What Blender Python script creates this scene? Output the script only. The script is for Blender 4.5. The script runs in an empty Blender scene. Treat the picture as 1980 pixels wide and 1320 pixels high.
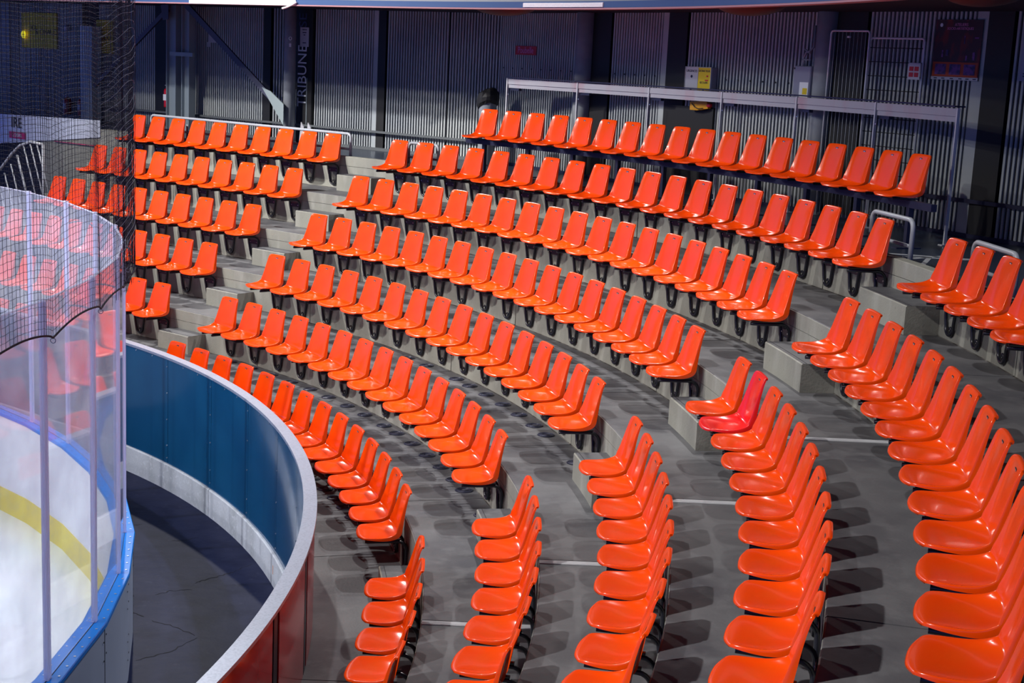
import bpy, bmesh, math, random
from mathutils import Vector, Matrix
C = bpy.context.scene.collection
PI = math.pi
rnd = random.Random(7)

# ------------------------------------------------------------------ camera, light, exposure
CAM = Vector((7.36486, -12.46172, 4.27002)); CROT = (1.37999949, -0.04771092, -0.34264386); CF = 2790.494
cd = bpy.data.cameras.new('camera'); cam = bpy.data.objects.new('camera', cd); C.objects.link(cam)
cam.location = CAM; cam.rotation_euler = CROT
cd.sensor_width = 36.0; cd.lens = CF / 1980 * 36.0; cd.clip_start = 0.1; cd.clip_end = 200
bpy.context.scene.camera = cam
vs = bpy.context.scene.view_settings
vs.view_transform = 'Standard'; vs.look = 'None'; vs.gamma = 1; vs.use_curve_mapping = False
vs.exposure = 0.0
w = bpy.data.worlds.new('hall'); bpy.context.scene.world = w; w.use_nodes = True
w.node_tree.nodes['Background'].inputs[0].default_value = (0.075, 0.120, 0.42, 1)
w.node_tree.nodes['Background'].inputs[1].default_value = 1.3
LAMPS = [((15.3, 1.0, 11.0), 150, .26, (11.6, 1.2, 1), 72), ((15.9, 3.0, 11.0), 105, .26, (11.6, 2.2, 1), 72), ((10.0, 15.0, 11.5), 400, .3, (10.5, 7.5, 1.5), 110),
         ((1.0, -9.2, 10.5), 110, .30, (11.0, -6.6, .6), 46), ((-2.0, 1.2, 10.7), 120, .36, (11.0, 1.4, .5), 42), ((-5.0, 2.6, 10.8), 35, .42, (11.4, 2.0, .6), 36),
         ((7.2, -3.0, 12.5), 150, .36, (12.6, -1.2, 1.8), 84),
         ((1.9, 5.9, 11.0), 330, .36, (12.0, 9.2, 2.6), 66), ((-0.6, 7.0, 11.0), 110, .40, (12.0, 9.0, 2.6), 60), ((-3.4, 8.2, 11.0), 60, .45, (12.0, 9.0, 2.6), 50),
         ((-9.0, -4.0, 11.0), 60, .45, (11.0, -.5, .2), 34), ((-3.0, 0.5, 11.5), 90, .6, (4.0, 1.0, -1), 50)]
for i, (p, e, sz, tg, spr) in enumerate(LAMPS):
    ld = bpy.data.lights.new('flood_lamp', 'AREA'); ld.shape = 'DISK'; ld.size = sz; ld.energy = e
    ld.color = (1.0, 0.97, 0.93); ld.spread = math.radians(spr)
    lo = bpy.data.objects.new('flood_lamp', ld); C.objects.link(lo); lo.location = p
    lo.rotation_euler = (Vector(tg) - Vector(p)).to_track_quat('-Z', 'Y').to_euler()

# ------------------------------------------------------------------ plan of the stand (metres)
R0, TD, RISE = 9.898188, 0.78234256, 0.4726199      # riser radius of row k = R0 + TD*k ; tread k at (k-1)*RISE
TA = 31.7150                                         # arc becomes straight beyond this angle (degrees)
W6 = 6 * RISE; WALK = 2.75                             # top of the last riser; walkway level behind it
FLO, ICE, BCAP = -0.60, -0.83, 0.28
def rk(k): return R0 + TD * k
def zk(k): return (k - 1) * RISE
def fr(th, e=0.0):
    """unit vectors at station (angle in degrees, metres past it)"""
    a = math.radians(th)
    er = Vector((math.cos(a), math.sin(a), 0)); et = Vector((-er.y, er.x, 0)); return er, et
def pt(r, th, e=0.0, z=0.0, dr=0.0):
    er, et = fr(th); p = er * (r + dr) + et * e; p.z = z; return p
def rz(th): return math.radians(th - 90)             # object turned so that its local +y looks outwards
def arcst(a, b, step=1.5):
    n = max(1, int(math.ceil(abs(b - a) / step))); return [(a + (b - a) * i / n, 0.0) for i in range(n + 1)]
def proj(p):
    m = cam_inv @ p; d = -m.z
    return (990 + CF * m.x / d, 660 - CF * m.y / d, d)
from mathutils import Euler
cam_inv = (Matrix.Translation(CAM) @ Euler(CROT, 'XYZ').to_matrix().to_4x4()).inverted()

# facade planes
n1 = Vector((math.cos(math.radians(TA)), math.sin(math.radians(TA)), 0)); d1 = Vector((n1.y, -n1.x, 0)); c1 = 17.0
P2 = Vector((14.68401, 8.57666, 0)); d2 = Vector((0.22213428, -0.97501608, 0)); n2 = Vector((0.97501608, 0.22213428, 0))
# s was measured on the slat plane along the line of sight; a thing standing off the wall sits a little further along
def F1(s, z, off=0.0): p = n1 * (c1 - off) + d1 * (s - off * (s - 14.47) / 17.285); p.z = z; return p
def F2(s, z, off=0.0): p = P2 + d2 * (s - off * (s - 18.89) / 11.81) - n2 * off; p.z = z; return p
rzF1 = math.atan2(n1.y, n1.x) - PI / 2; rzF2 = math.atan2(n2.y, n2.x) - PI / 2   # local +x along d, +y into the wall

# ------------------------------------------------------------------ materials
def mat(name, col, rough=0.5, metal=0.0, spec=0.5, noise=None, bump=None, coat=0.0, streak=None):
    m = bpy.data.materials.new(name); m.use_nodes = True; nt = m.node_tree; b = nt.nodes['Principled BSDF']
    b.inputs['Base Color'].default_value = (*col, 1); b.inputs['Roughness'].default_value = rough
    b.inputs['Metallic'].default_value = metal; b.inputs['Specular IOR Level'].default_value = spec
    if coat: b.inputs['Coat Weight'].default_value = coat; b.inputs['Coat Roughness'].default_value = 0.06
    tc = nt.nodes.new('ShaderNodeTexCoord')
    last = None
    if noise:
        for (sc, c2, lo, hi, stretch) in noise:
            mp = nt.nodes.new('ShaderNodeMapping'); mp.inputs['Scale'].default_value = stretch
            nt.links.new(tc.outputs['Object'], mp.inputs[0])
            n = nt.nodes.new('ShaderNodeTexNoise'); n.inputs['Scale'].default_value = sc; n.inputs['Detail'].default_value = 6
            nt.links.new(mp.outputs[0], n.inputs['Vector'])
            r = nt.nodes.new('ShaderNodeValToRGB'); r.color_ramp.elements[0].position = lo; r.color_ramp.elements[1].position = hi
            nt.links.new(n.outputs[0], r.inputs[0])
            mx = nt.nodes.new('ShaderNodeMixRGB'); mx.inputs[1].default_value = (*col, 1); mx.inputs[2].default_value = (*c2, 1)
            nt.links.new(r.outputs[0], mx.inputs[0])
            if last: nt.links.new(last.outputs[0], mx.inputs[1])
            last = mx
        nt.links.new(last.outputs[0], b.inputs['Base Color'])
    if bump:
        n = nt.nodes.new('ShaderNodeTexNoise'); n.inputs['Scale'].default_value = bump[0]; n.inputs['Detail'].default_value = 5
        nt.links.new(tc.outputs['Object'], n.inputs['Vector'])
        bm_ = nt.nodes.new('ShaderNodeBump'); bm_.inputs['Strength'].default_value = bump[1]; bm_.inputs['Distance'].default_value = 0.01
        nt.links.new(n.outputs[0], bm_.inputs['Height']); nt.links.new(bm_.outputs[0], b.inputs['Normal'])
    return m
M = {}
ONE = (1, 1, 1)
M['orange'] = mat('orange_plastic', (0.84, 0.060, 0.001), 0.20, spec=0.40, coat=0.25, noise=[(5, (0.80, 0.074, 0.003), .42, .75, ONE)])
M['red_seat'] = mat('crimson_plastic', (0.80, 0.012, 0.012), 0.22, coat=0.35)
M['black_tube'] = mat('black_powder_coat', (0.012, 0.013, 0.022), 0.28, spec=0.6)
M['riser'] = mat('concrete_pale', (0.275, 0.275, 0.237), 0.8, noise=[(1.3, (0.19, 0.19, 0.175), .38, .72, ONE), (6, (0.34, 0.34, 0.31), .5, .8, (1, 1, .3)), (38, (0.15, 0.15, 0.13), .66, .80, ONE)], bump=(60, .25))
M['tread'] = mat('concrete_tread', (0.125, 0.126, 0.136), 0.48, spec=.3, noise=[(1.6, (0.065, 0.066, 0.078), .40, .70, ONE), (7, (0.155, 0.157, 0.168), .52, .85, ONE), (45, (0.06, 0.06, 0.07), .68, .80, ONE)], bump=(40, .15))
M['kerb'] = mat('kerb_concrete', (0.50, 0.54, 0.60), 0.7, noise=[(2.2, (0.34, 0.37, 0.40), .42, .72, (1, 1, .4)), (20, (0.62, 0.66, 0.72), .55, .8, ONE)], bump=(50, .3))
M['corridor'] = mat('corridor_screed', (0.010, 0.014, 0.046), 0.5, spec=.10, noise=[(1.1, (0.020, 0.024, 0.060), .40, .70, ONE), (3.5, (0.005, 0.008, 0.032), .45, .70, ONE), (14, (0.036, 0.040, 0.080), .62, .85, ONE)], bump=(8, .3))
M['crack'] = mat('crack_dark', (0.008, 0.008, 0.014), 0.9)
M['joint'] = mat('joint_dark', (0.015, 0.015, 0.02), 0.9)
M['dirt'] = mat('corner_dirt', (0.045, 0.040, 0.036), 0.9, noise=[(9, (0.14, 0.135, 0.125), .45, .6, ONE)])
M['alu'] = mat('brushed_aluminium', (0.60, 0.61, 0.64), 0.38, metal=0.15)
M['galv'] = mat('galvanised_steel', (0.34, 0.39, 0.50), 0.42, metal=0.45, noise=[(60, (0.28, 0.32, 0.42), .45, .65, ONE)])
M['tube_grey'] = mat('grey_painted_tube', (0.36, 0.38, 0.43), 0.35)
M['blue_panel'] = mat('dark_blue_laminate', (0.004, 0.060, 0.155), 0.12, spec=0.55, coat=0.3, noise=[(1.4, (0.006, 0.075, 0.180), .4, .7, ONE)])
M['red_panel'] = mat('dark_red_laminate', (0.40, 0.001, 0.010), 0.2, coat=0.3)
M['post_dark'] = mat('dark_frame_steel', (0.012, 0.010, 0.03), 0.35)
M['board'] = mat('white_board', (0.80, 0.84, 0.92), 0.35)
M['board_out'] = mat('grey_board', (0.42, 0.47, 0.60), 0.28, noise=[(1.2, (0.36, 0.41, 0.53), .4, .7, ONE)])
M['yellow'] = mat('yellow_kick', (0.78, 0.66, 0.06), 0.4, noise=[(9, (0.70, 0.62, 0.12), .45, .7, ONE)])
M['blue_cap'] = mat('blue_cap', (0.0, 0.22, 0.80), 0.28, spec=0.5)
M['ice'] = mat('ice', (0.78, 0.88, 0.92), 0.22, noise=[(0.8, (0.85, 0.90, 0.96), .4, .65, ONE)], spec=.5)
M['wall_dark'] = mat('dark_backing', (0.005, 0.0055, 0.014), 0.8)
M['slat'] = mat('grey_blue_slat', (0.46, 0.49, 0.49), 0.55, metal=0.0, noise=[(.5, (0.32, 0.35, 0.38), .4, .65, (1, 1, 2))])
M['black'] = mat('near_black', (0.006, 0.006, 0.008), 0.6)
M['dark_steel'] = mat('dark_blue_steel', (0.03, 0.032, 0.07), 0.4, metal=.4)
M['pillar'] = mat('pillar_concrete', (0.30, 0.32, 0.35), 0.75, noise=[(3, (0.20, 0.22, 0.26), .4, .7, ONE)])
M['steel_paint'] = mat('grey_green_steel', (0.24, 0.29, 0.33), 0.5)
M['rail_dark'] = mat('rail_dark_grey', (0.10, 0.11, 0.12), 0.5)
M['brace'] = mat('dark_brace', (0.06, 0.062, 0.10), 0.5)
M['gusset'] = mat('pale_gusset', (0.30, 0.36, 0.37), 0.5)
M['red'] = mat('extinguisher_red', (0.55, 0.005, 0.01), 0.3)
M['sign_red'] = mat('sign_red', (0.42, 0.006, 0.02), 0.5)
M['sign_yellow'] = mat('sign_yellow', (0.75, 0.55, 0.01), 0.6)
M['lemon'] = mat('lemon_disc', (0.95, 0.85, 0.0), 0.4); M['lemon'].node_tree.nodes['Principled BSDF'].inputs['Emission Color'].default_value = (.9, .8, 0, 1); M['lemon'].node_tree.nodes['Principled BSDF'].inputs['Emission Strength'].default_value = .7  # weak emission added so the disc shows bright in the shaded corner
M['white'] = mat('white_print', (0.80, 0.82, 0.86), 0.5)
M['paper'] = mat('paper', (0.50, 0.50, 0.56), 0.8)
M['pale_text'] = mat('pale_text', (0.75, 0.78, 0.85), 0.6)
M['pink_text'] = mat('pink_text', (0.60, 0.20, 0.50), 0.6)
M['magenta'] = mat('magenta', (0.55, 0.01, 0.12), 0.5)
M['banner'] = mat('white_banner', (0.62, 0.66, 0.78), 0.5)
M['poster'] = mat('poster_dark', (0.030, 0.010, 0.022), 0.6, noise=[(6, (0.14, 0.008, 0.012), .50, .62, (1, 1, .5))])
M['poster_red'] = mat('poster_orange_red', (0.42, 0.05, 0.012), 0.6)
M['violet'] = mat('poster_violet', (0.16, 0.05, 0.24), 0.6, noise=[(14, (0.03, 0.02, 0.10), .45, .6, ONE)])
M['walk'] = mat('walkway_rubber', (0.020, 0.030, 0.055), 0.28)
M['walk_mark'] = mat('walkway_white_line', (0.45, 0.48, 0.52), 0.5)
M['vent'] = mat('vent_dark', (0.018, 0.020, 0.045), 0.35)
M['net'] = mat('net_black', (0.014, 0.014, 0.030), 0.8)
M['net_edge'] = mat('net_pale_cord', (0.20, 0.20, 0.30), 0.8)
M['band_blue'] = mat('gallery_blue', (0.045, 0.095, 0.24), 0.45)
M['band_grey'] = mat('gallery_grey', (0.32, 0.33, 0.35), 0.6)
M['band_pink'] = mat('gallery_pink', (0.42, 0.22, 0.25), 0.5)
M['drape'] = mat('wine_hood', (0.030, 0.003, 0.010), 0.5)
M['tape'] = mat('white_tape', (0.80, 0.80, 0.86), 0.6, bump=(40, .8))
M['desk_board'] = mat('pale_desk_board', (0.42, 0.42, 0.47), 0.4, noise=[(2.5, (0.42, 0.30, 0.35), .50, .66, (1, 1, .3))])
M['screw'] = mat('bright_screw', (0.75, 0.78, 0.82), 0.25, metal=0.8)
M['glass_box'] = mat('cabinet_grey', (0.26, 0.27, 0.34), 0.35)
def glassmat(name, haze, tint):
    m = bpy.data.materials.new(name); m.use_nodes = True; nt = m.node_tree; nt.nodes.clear()
    out = nt.nodes.new('ShaderNodeOutputMaterial'); tr = nt.nodes.new('ShaderNodeBsdfTransparent'); tr.inputs[0].default_value = (*tint, 1)
    gl = nt.nodes.new('ShaderNodeBsdfGlossy'); gl.inputs['Roughness'].default_value = 0.03
    df = nt.nodes.new('ShaderNodeBsdfDiffuse'); df.inputs[0].default_value = (0.80, 0.84, 1.0, 1)
    lw = nt.nodes.new('ShaderNodeLayerWeight'); fz = nt.nodes.new('ShaderNodeMath'); fz.operation = 'POWER'; fz.inputs[1].default_value = 5.0; nt.links.new(lw.outputs['Facing'], fz.inputs[0]); fz.use_clamp = True
    a = nt.nodes.new('ShaderNodeMixShader'); b = nt.nodes.new('ShaderNodeMixShader')
    tc = nt.nodes.new('ShaderNodeTexCoord'); no = nt.nodes.new('ShaderNodeTexNoise'); no.inputs['Scale'].default_value = 1.7; no.inputs['Detail'].default_value = 4
    nt.links.new(tc.outputs['Object'], no.inputs['Vector'])
    mr = nt.nodes.new('ShaderNodeMapRange'); mr.inputs[1].default_value = .35; mr.inputs[2].default_value = .7; mr.inputs[3].default_value = haze * .6; mr.inputs[4].default_value = haze * 1.6
    nt.links.new(no.outputs[0], mr.inputs[0])
    nt.links.new(mr.outputs[0], a.inputs[0]); nt.links.new(tr.outputs[0], a.inputs[1]); nt.links.new(df.outputs[0], a.inputs[2])
    nt.links.new(fz.outputs[0], b.inputs[0]); nt.links.new(a.outputs[0], b.inputs[1]); nt.links.new(gl.outputs[0], b.inputs[2])
    nt.links.new(b.outputs[0], out.inputs[0]); return m
M['glass'] = glassmat('hazy_acrylic', 0.17, (0.95, 0.96, 1.0))
def upmat():
    m = bpy.data.materials.new('pale_translucent_upright'); m.use_nodes = True; nt = m.node_tree; b = nt.nodes['Principled BSDF']; out = nt.nodes['Material Output']
    b.inputs['Base Color'].default_value = (0.74, 0.78, 1.0, 1); b.inputs['Roughness'].default_value = .25
    t = nt.nodes.new('ShaderNodeBsdfTranslucent'); t.inputs[0].default_value = (0.85, 0.88, 1.0, 1); x = nt.nodes.new('ShaderNodeMixShader'); x.inputs[0].default_value = .55
    tr = nt.nodes.new('ShaderNodeBsdfTransparent'); y = nt.nodes.new('ShaderNodeMixShader'); y.inputs[0].default_value = .25
    nt.links.new(b.outputs[0], x.inputs[1]); nt.links.new(t.outputs[0], x.inputs[2]); nt.links.new(x.outputs[0], y.inputs[1]); nt.links.new(tr.outputs[0], y.inputs[2]); nt.links.new(y.outputs[0], out.inputs[0]); return m
M['upright'] = upmat()

# ------------------------------------------------------------------ mesh helpers
class MB:
    def __init__(s): s.v = []; s.f = []; s.sm = []
    def add(s, vs_, fs, smooth=False):
        b = len(s.v); s.v += [tuple(v) for v in vs_]; s.f += [tuple(b + i for i in f) for f in fs]; s.sm += [smooth] * len(fs); return s
    def box(s, c, d, u=None, bev=0.0):
        """c centre, d full sizes, u optional axes (3 vectors)"""
        u = u or (Vector((1, 0, 0)), Vector((0, 1, 0)), Vector((0, 0, 1))); c = Vector(c)
        bm = bmesh.new(); bmesh.ops.create_cube(bm, size=1)
        for v in bm.verts: v.co = Vector((v.co.x * d[0], v.co.y * d[1], v.co.z * d[2]))
        if bev: bmesh.ops.bevel(bm, geom=bm.edges[:], offset=bev, segments=1, affect='EDGES')
        vs_ = [c + u[0] * v.co.x + u[1] * v.co.y + u[2] * v.co.z for v in bm.verts]; bm.verts.index_update()
        s.add(vs_, [[v.index for v in f.verts] for f in bm.faces]); bm.free(); return s
    def tube(s, pts, r, n=8, closed=False, caps=True, smooth=True):
        pts = [Vector(p) for p in pts]; m = len(pts); vs_ = []; prev = None
        for i, p in enumerate(pts):
            if closed: t = pts[(i + 1) % m] - pts[i - 1]
            else: t = pts[min(i + 1, m - 1)] - pts[max(i - 1, 0)]
            t.normalize()
            if prev is None:
                a = Vector((0, 0, 1)) if abs(t.z) < .9 else Vector((1, 0, 0)); x = t.cross(a).normalized()
            else:
                x = prev - t * prev.dot(t)
                x = x.normalized() if x.length > 1e-6 else t.orthogonal().normalized()
            prev = x; y = t.cross(x)
            for k in range(n): a_ = 2 * PI * k / n; vs_.append(p + (x * math.cos(a_) + y * math.sin(a_)) * r)
        fs = []
        for i in range(m if closed else m - 1):
            j = (i + 1) % m
            for k in range(n): fs.append((i * n + k, i * n + (k + 1) % n, j * n + (k + 1) % n, j * n + k))
        if caps and not closed: fs += [tuple(range(n - 1, -1, -1)), tuple((m - 1) * n + k for k in range(n))]
        return s.add(vs_, fs, smooth)
    def cyl(s, a, b, r, n=16): return s.tube([a, b], r, n)
    def disc(s, c, r, hgt, n=20, nrm=Vector((0, 0, 1))):
        return s.tube([Vector(c), Vector(c) + nrm * hgt], r, n, smooth=False)
    def sweep(s, prof, frames, closed=True, smooth=False):
        """prof: (outward, z) loop ; frames: list of (th, e). closed profile swept, ends capped"""
        n = len(prof); vs_ = [pt(r, th, e, z) for (th, e) in frames for (r, z) in prof]; fs = []
        for i in range(len(frames) - 1):
            for k in range(n if closed else n - 1):
                k2 = (k + 1) % n; fs.append((i * n + k, i * n + k2, (i + 1) * n + k2, (i + 1) * n + k))
        if closed: fs += [tuple(range(n))[::-1], tuple((len(frames) - 1) * n + k for k in range(n))]
        return s.add(vs_, fs, smooth)
    def mesh(s, name, m):
        me = bpy.data.meshes.new(name); me.from_pydata(s.v, [], s.f); me.materials.append(m)
        me.polygons.foreach_set('use_smooth', s.sm)
        bm = bmesh.new(); bm.from_mesh(me); bmesh.ops.recalc_face_normals(bm, faces=bm.faces); bm.to_mesh(me); bm.free()
        me.update(); return me
    def build(s, name, m, parent=None): return link(name, s.mesh(name, m), parent)
def link(name, me, parent=None, loc=None, rot=None):
    o = bpy.data.objects.new(name, me); C.objects.link(o)
    if parent: o.parent = parent
    if loc is not None: o.location = loc
    if rot is not None: o.rotation_euler = (0, 0, rot)
    return o
def tag(o, label=None, cat=None, group=None, kind=None):
    if label: o['label'] = label
    if cat: o['category'] = cat
    if group: o['group'] = group
    if kind: o['kind'] = kind
    return o
def thing(name, label, cat, loc=(0, 0, 0), rot=0, group=None):
    return tag(link(name, None, None, loc, rot), label, cat, group)
def struct(name, loc=(0, 0, 0), rot=0): return tag(link(name, None, None, loc, rot), kind='structure')
def copy_tree(o, parent=None):
    c = o.copy(); C.objects.link(c); c.parent = parent
    for ch in list(o.children): copy_tree(ch, c)
    return c
def text(name, s, size, m, parent=None, loc=(0, 0, 0), rot=(PI / 2, 0, 0), ext=0.001, align='CENTER', sx=1.0):
    cu = bpy.data.curves.new(name, 'FONT'); cu.body = s; cu.size = size; cu.extrude = ext; cu.align_x = align; cu.align_y = 'CENTER'; cu.resolution_u = 3
    o = bpy.data.objects.new(name, cu); C.objects.link(o)
    bpy.context.view_layer.update()
    me = bpy.data.meshes.new_from_object(o.evaluated_get(bpy.context.evaluated_depsgraph_get())); bpy.data.objects.remove(o)
    me.materials.clear(); me.materials.append(m)
    e = Euler(rot).to_matrix().to_4x4() @ Matrix.Diagonal((sx, 1, 1, 1)); me.transform(Matrix.Translation(loc) @ e)
    return link(name, me, parent)

# ================================================================== STRUCTURE
A_LO = -58.0
SPLIT = [-62.54, -47.98, -33.42, -18.86, -4.3, 10.26, 24.82]           # radial joints between precast pieces
STR = [0.0, 3.3, 6.6, 9.9]
def segs(kmax_e):
    """segment list as station lists, with a small open joint between pieces"""
    out = []; g = 0.028
    for a, b in zip(SPLIT, SPLIT[1:]): out.append(arcst(a + g, b - g, 1.6))
    out.append(arcst(SPLIT[-1] + g, TA, 1.6) + [(TA, min(3.3, kmax_e) - .006)] if True else None)
    for a, b in zip(STR[1:], STR[2:]):
        if a < kmax_e - .1: out.append([(TA, a + .006), (TA, min(b, kmax_e) - .006)])
    return out
for k in range(1, 8):
    if k == 7: break
    tier = struct('seating_tier')
    zt = zk(k); r_in = rk(k - 1) if k > 1 else 9.80; r_out = rk(k)
    kmax = 9.6 if k <= 3 else 5.42
    for st in segs(kmax):
        MB().sweep([(r_in + .002, zt - .14), (r_out + .02, zt - .14), (r_out + .02, zt), (r_in + .008, zt), (r_in + .002, zt - .006)], st).build('tread_slab', M['tread'], tier)
        # riser with a proud nib along the top and a thin shadow groove under it
        MB().sweep([(r_out, zt - .02), (r_out + .10, zt - .02), (r_out + .10, zt + RISE - .142), (r_out, zt + RISE - .142)], st).build('riser_panel', M['riser'], tier)
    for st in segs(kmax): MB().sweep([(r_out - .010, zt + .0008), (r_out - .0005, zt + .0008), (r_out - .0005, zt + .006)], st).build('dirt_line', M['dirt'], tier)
    if k <= 6:
        kx = 9.6 if k <= 2 else 5.42
        zz = zt + RISE
        for st in segs(kx if k != 3 else 9.6):
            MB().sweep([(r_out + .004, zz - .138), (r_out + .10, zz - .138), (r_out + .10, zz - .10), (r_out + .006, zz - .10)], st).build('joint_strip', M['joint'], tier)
            MB().sweep([(r_out - .001, zz - .137), (r_out + .11, zz - .137), (r_out + .11, zz - .003), (r_out + .006, zz - .003), (r_out - .001, zz - .009)], st).build('riser_nib', M['riser'], tier)
    if k in (2, 3, 4, 5):                                               # aluminium cover strips over the expansion joint
        er, et = fr(-19.15)
        c = pt((r_in + r_out) / 2, -19.15, 0, zt + .004)
        mb = MB().box(c, (r_out - r_in - .012, .062, .006), (er, et, Vector((0, 0, 1))))
        for j in (-2, -1, 0, 1, 2): mb.box(c + et * j * .012 + Vector((0, 0, .004)), (r_out - r_in - .014, .004, .003), (er, et, Vector((0, 0, 1))))
        mb.build('joint_cover', M['alu'], tier)
# end faces of the upper tiers beside the stair opening, solid concrete cheek with steps cut to the tiers
ch = MB()
for k in (4, 5, 6):
    ch.box(n1 * ((rk(k - 1) + rk(6)) / 2 + .05) - d1 * 5.47 + Vector((0, 0, zk(k) - RISE / 2)), (rk(6) - rk(k - 1) + .1, .08, RISE), (n1, d1, Vector((0, 0, 1))))
tag(ch.build('wall_cheek', M['riser']), kind='structure')
# landing behind the third tier and concrete back wall, left of the upper tiers
tag(MB().box(n1 * ((rk(3) + rk(6)) / 2 + .1) - d1 * 6.8 + Vector((0, 0, zk(4) - .08)), (rk(6) - rk(3) + .2, 2.6, .16), (n1, d1, Vector((0, 0, 1)))).build('landing', M['tread']), kind='structure')
bw = struct('wall_left')
for a, b in ((5.52, 6.7), (6.71, 8.0)):
    MB().box(n1 * 14.70 - d1 * (a + b) / 2 + Vector((0, 0, (zk(4) + W6) / 2)), (.16, b - a, W6 - zk(4)), (n1, d1, Vector((0, 0, 1)))).build('concrete_panel', M['riser'], bw)
MB().box(n1 * 14.86 - d1 * 9.6 + Vector((0, 0, (zk(4) + WALK) / 2 - .3)), (.1, 3.2, WALK - zk(4) + .6), (n1, d1, Vector((0, 0, 1)))).build('dark_opening', M['wall_dark'], bw)
# walkway behind the top row
wk = struct('walkway')
MB().sweep([(rk(6) + .10, WALK - .14), (18.6, WALK - .14), (18.6, WALK), (rk(6) + .10, WALK)], arcst(-40, TA, 3) + [(TA, 16)]).build('walkway_floor', M['walk'], wk)
for i, (a, r0_, r1_, da) in enumerate(((-7.6, 14.78, 15.5, 1.4), (-5.4, 14.85, 15.75, -1.6), (-8.6, 14.95, 15.3, 2.0), (-6.5, 15.05, 15.75, -.6))):
    MB().sweep([(0, 0)], [(0, 0)]) if False else None
    p, q_ = pt(r0_, a, 0, WALK + .003), pt(r1_, a + da, 0, WALK + .003); t = (q_ - p).normalized(); u = Vector((-t.y, t.x, 0)) * .022
    MB().add([p + u, p - u, q_ - u, q_ + u, p + u - Vector((0, 0, .003)), p - u - Vector((0, 0, .003)), q_ - u - Vector((0, 0, .003)), q_ + u - Vector((0, 0, .003))],
             [(0, 1, 2, 3), (4, 5, 6, 7), (0, 1, 5, 4), (1, 2, 6, 5), (2, 3, 7, 6), (3, 0, 4, 7)]).build('floor_marking', M['walk_mark'], wk)
# corridor floor, kerb, ice slab
co = struct('floor')
MB().sweep([(8.37, FLO - .2), (9.79, FLO - .2), (9.79, FLO), (8.37, FLO)], arcst(A_LO, TA, 2) + [(TA, 10)]).build('corridor_floor', M['corridor'], co)
CRACKS = [[(8.48, -8.29), (8.60, -7.87), (8.76, -7.15), (8.97, -5.55)], [(8.48, -1.25), (8.56, -2.07)], [(8.61, -2.72), (8.81, -3.86), (8.96, -5.33)],
          [(9.10, 2.6), (9.17, 2.95), (9.37, 3.49), (9.49, 3.83), (9.72, 4.9)], [(9.16, 10.44), (9.26, 10.18), (9.45, 10.45)], [(8.70, 1.29), (8.85, 1.75), (9.04, 1.61)], [(8.50, 16.0), (8.8, 14.5), (9.05, 14.2)]]
for sd, ctl in enumerate(CRACKS):
    rr_ = random.Random(sd); ps = []; wd = []; n = 7 * (len(ctl) - 1)
    for i in range(n + 1):
        q = i / 7; c_ = min(int(q), len(ctl) - 2); t = q - c_
        r_ = ctl[c_][0] + (ctl[c_ + 1][0] - ctl[c_][0]) * t; a_ = ctl[c_][1] + (ctl[c_ + 1][1] - ctl[c_][1]) * t
        ps.append(pt(r_ + rr_.uniform(-.012, .012), a_ + rr_.uniform(-.08, .08), 0, FLO + .0015)); wd.append(.0020 + .007 * rr_.random() * math.sin(PI * min(1, max(0, i / n))))
    V = []
    for i, p in enumerate(ps):
        t = (ps[min(i + 1, n)] - ps[max(i - 1, 0)]).normalized(); u = Vector((-t.y, t.x, 0)) * wd[i]; V += [p + u, p - u]
    MB().add(V, [(2 * i, 2 * i + 1, 2 * i + 3, 2 * i + 2) for i in range(n)]).build('floor_crack', M['crack'], co)
kb = struct('kerb')
for a in range(-58, 31, 18):
    b = min(a + 18, TA); st = arcst(a + .03, b - .03, 1.6)
    if b == TA: st = arcst(a + .03, TA, 1.6)
    MB().sweep([(9.765, FLO - .05), (9.90, FLO - .05), (9.90, -.303), (9.775, -.303), (9.765, -.313)], st).build('kerb_block', M['kerb'], kb)
MB().sweep([(9.765, FLO - .05), (9.90, FLO - .05), (9.90, -.303), (9.775, -.303), (9.765, -.313)], [(TA, .006), (TA, 9.8)]).build('kerb_block', M['kerb'], kb)
MB().box(pt(9.7645, 1.1, 0, -.44), (.002, .016, .085), (*fr(1.1), Vector((0, 0, 1)))).build('rust_mark', mat('rust', (0.55, 0.16, 0.02), .7), kb)
ice = MB(); st = arcst(-66, TA, 3) + [(TA, 14)]
pts_ = [pt(8.32, a, e, ICE) for a, e in st] + [Vector((-14, 18, ICE)), Vector((-14, -16, ICE))]
ice.add(pts_, [tuple(range(len(pts_)))]); tag(ice.build('ice_rink', M['ice']), 'smooth white ice surface inside the rink boards', 'ice')

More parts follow.
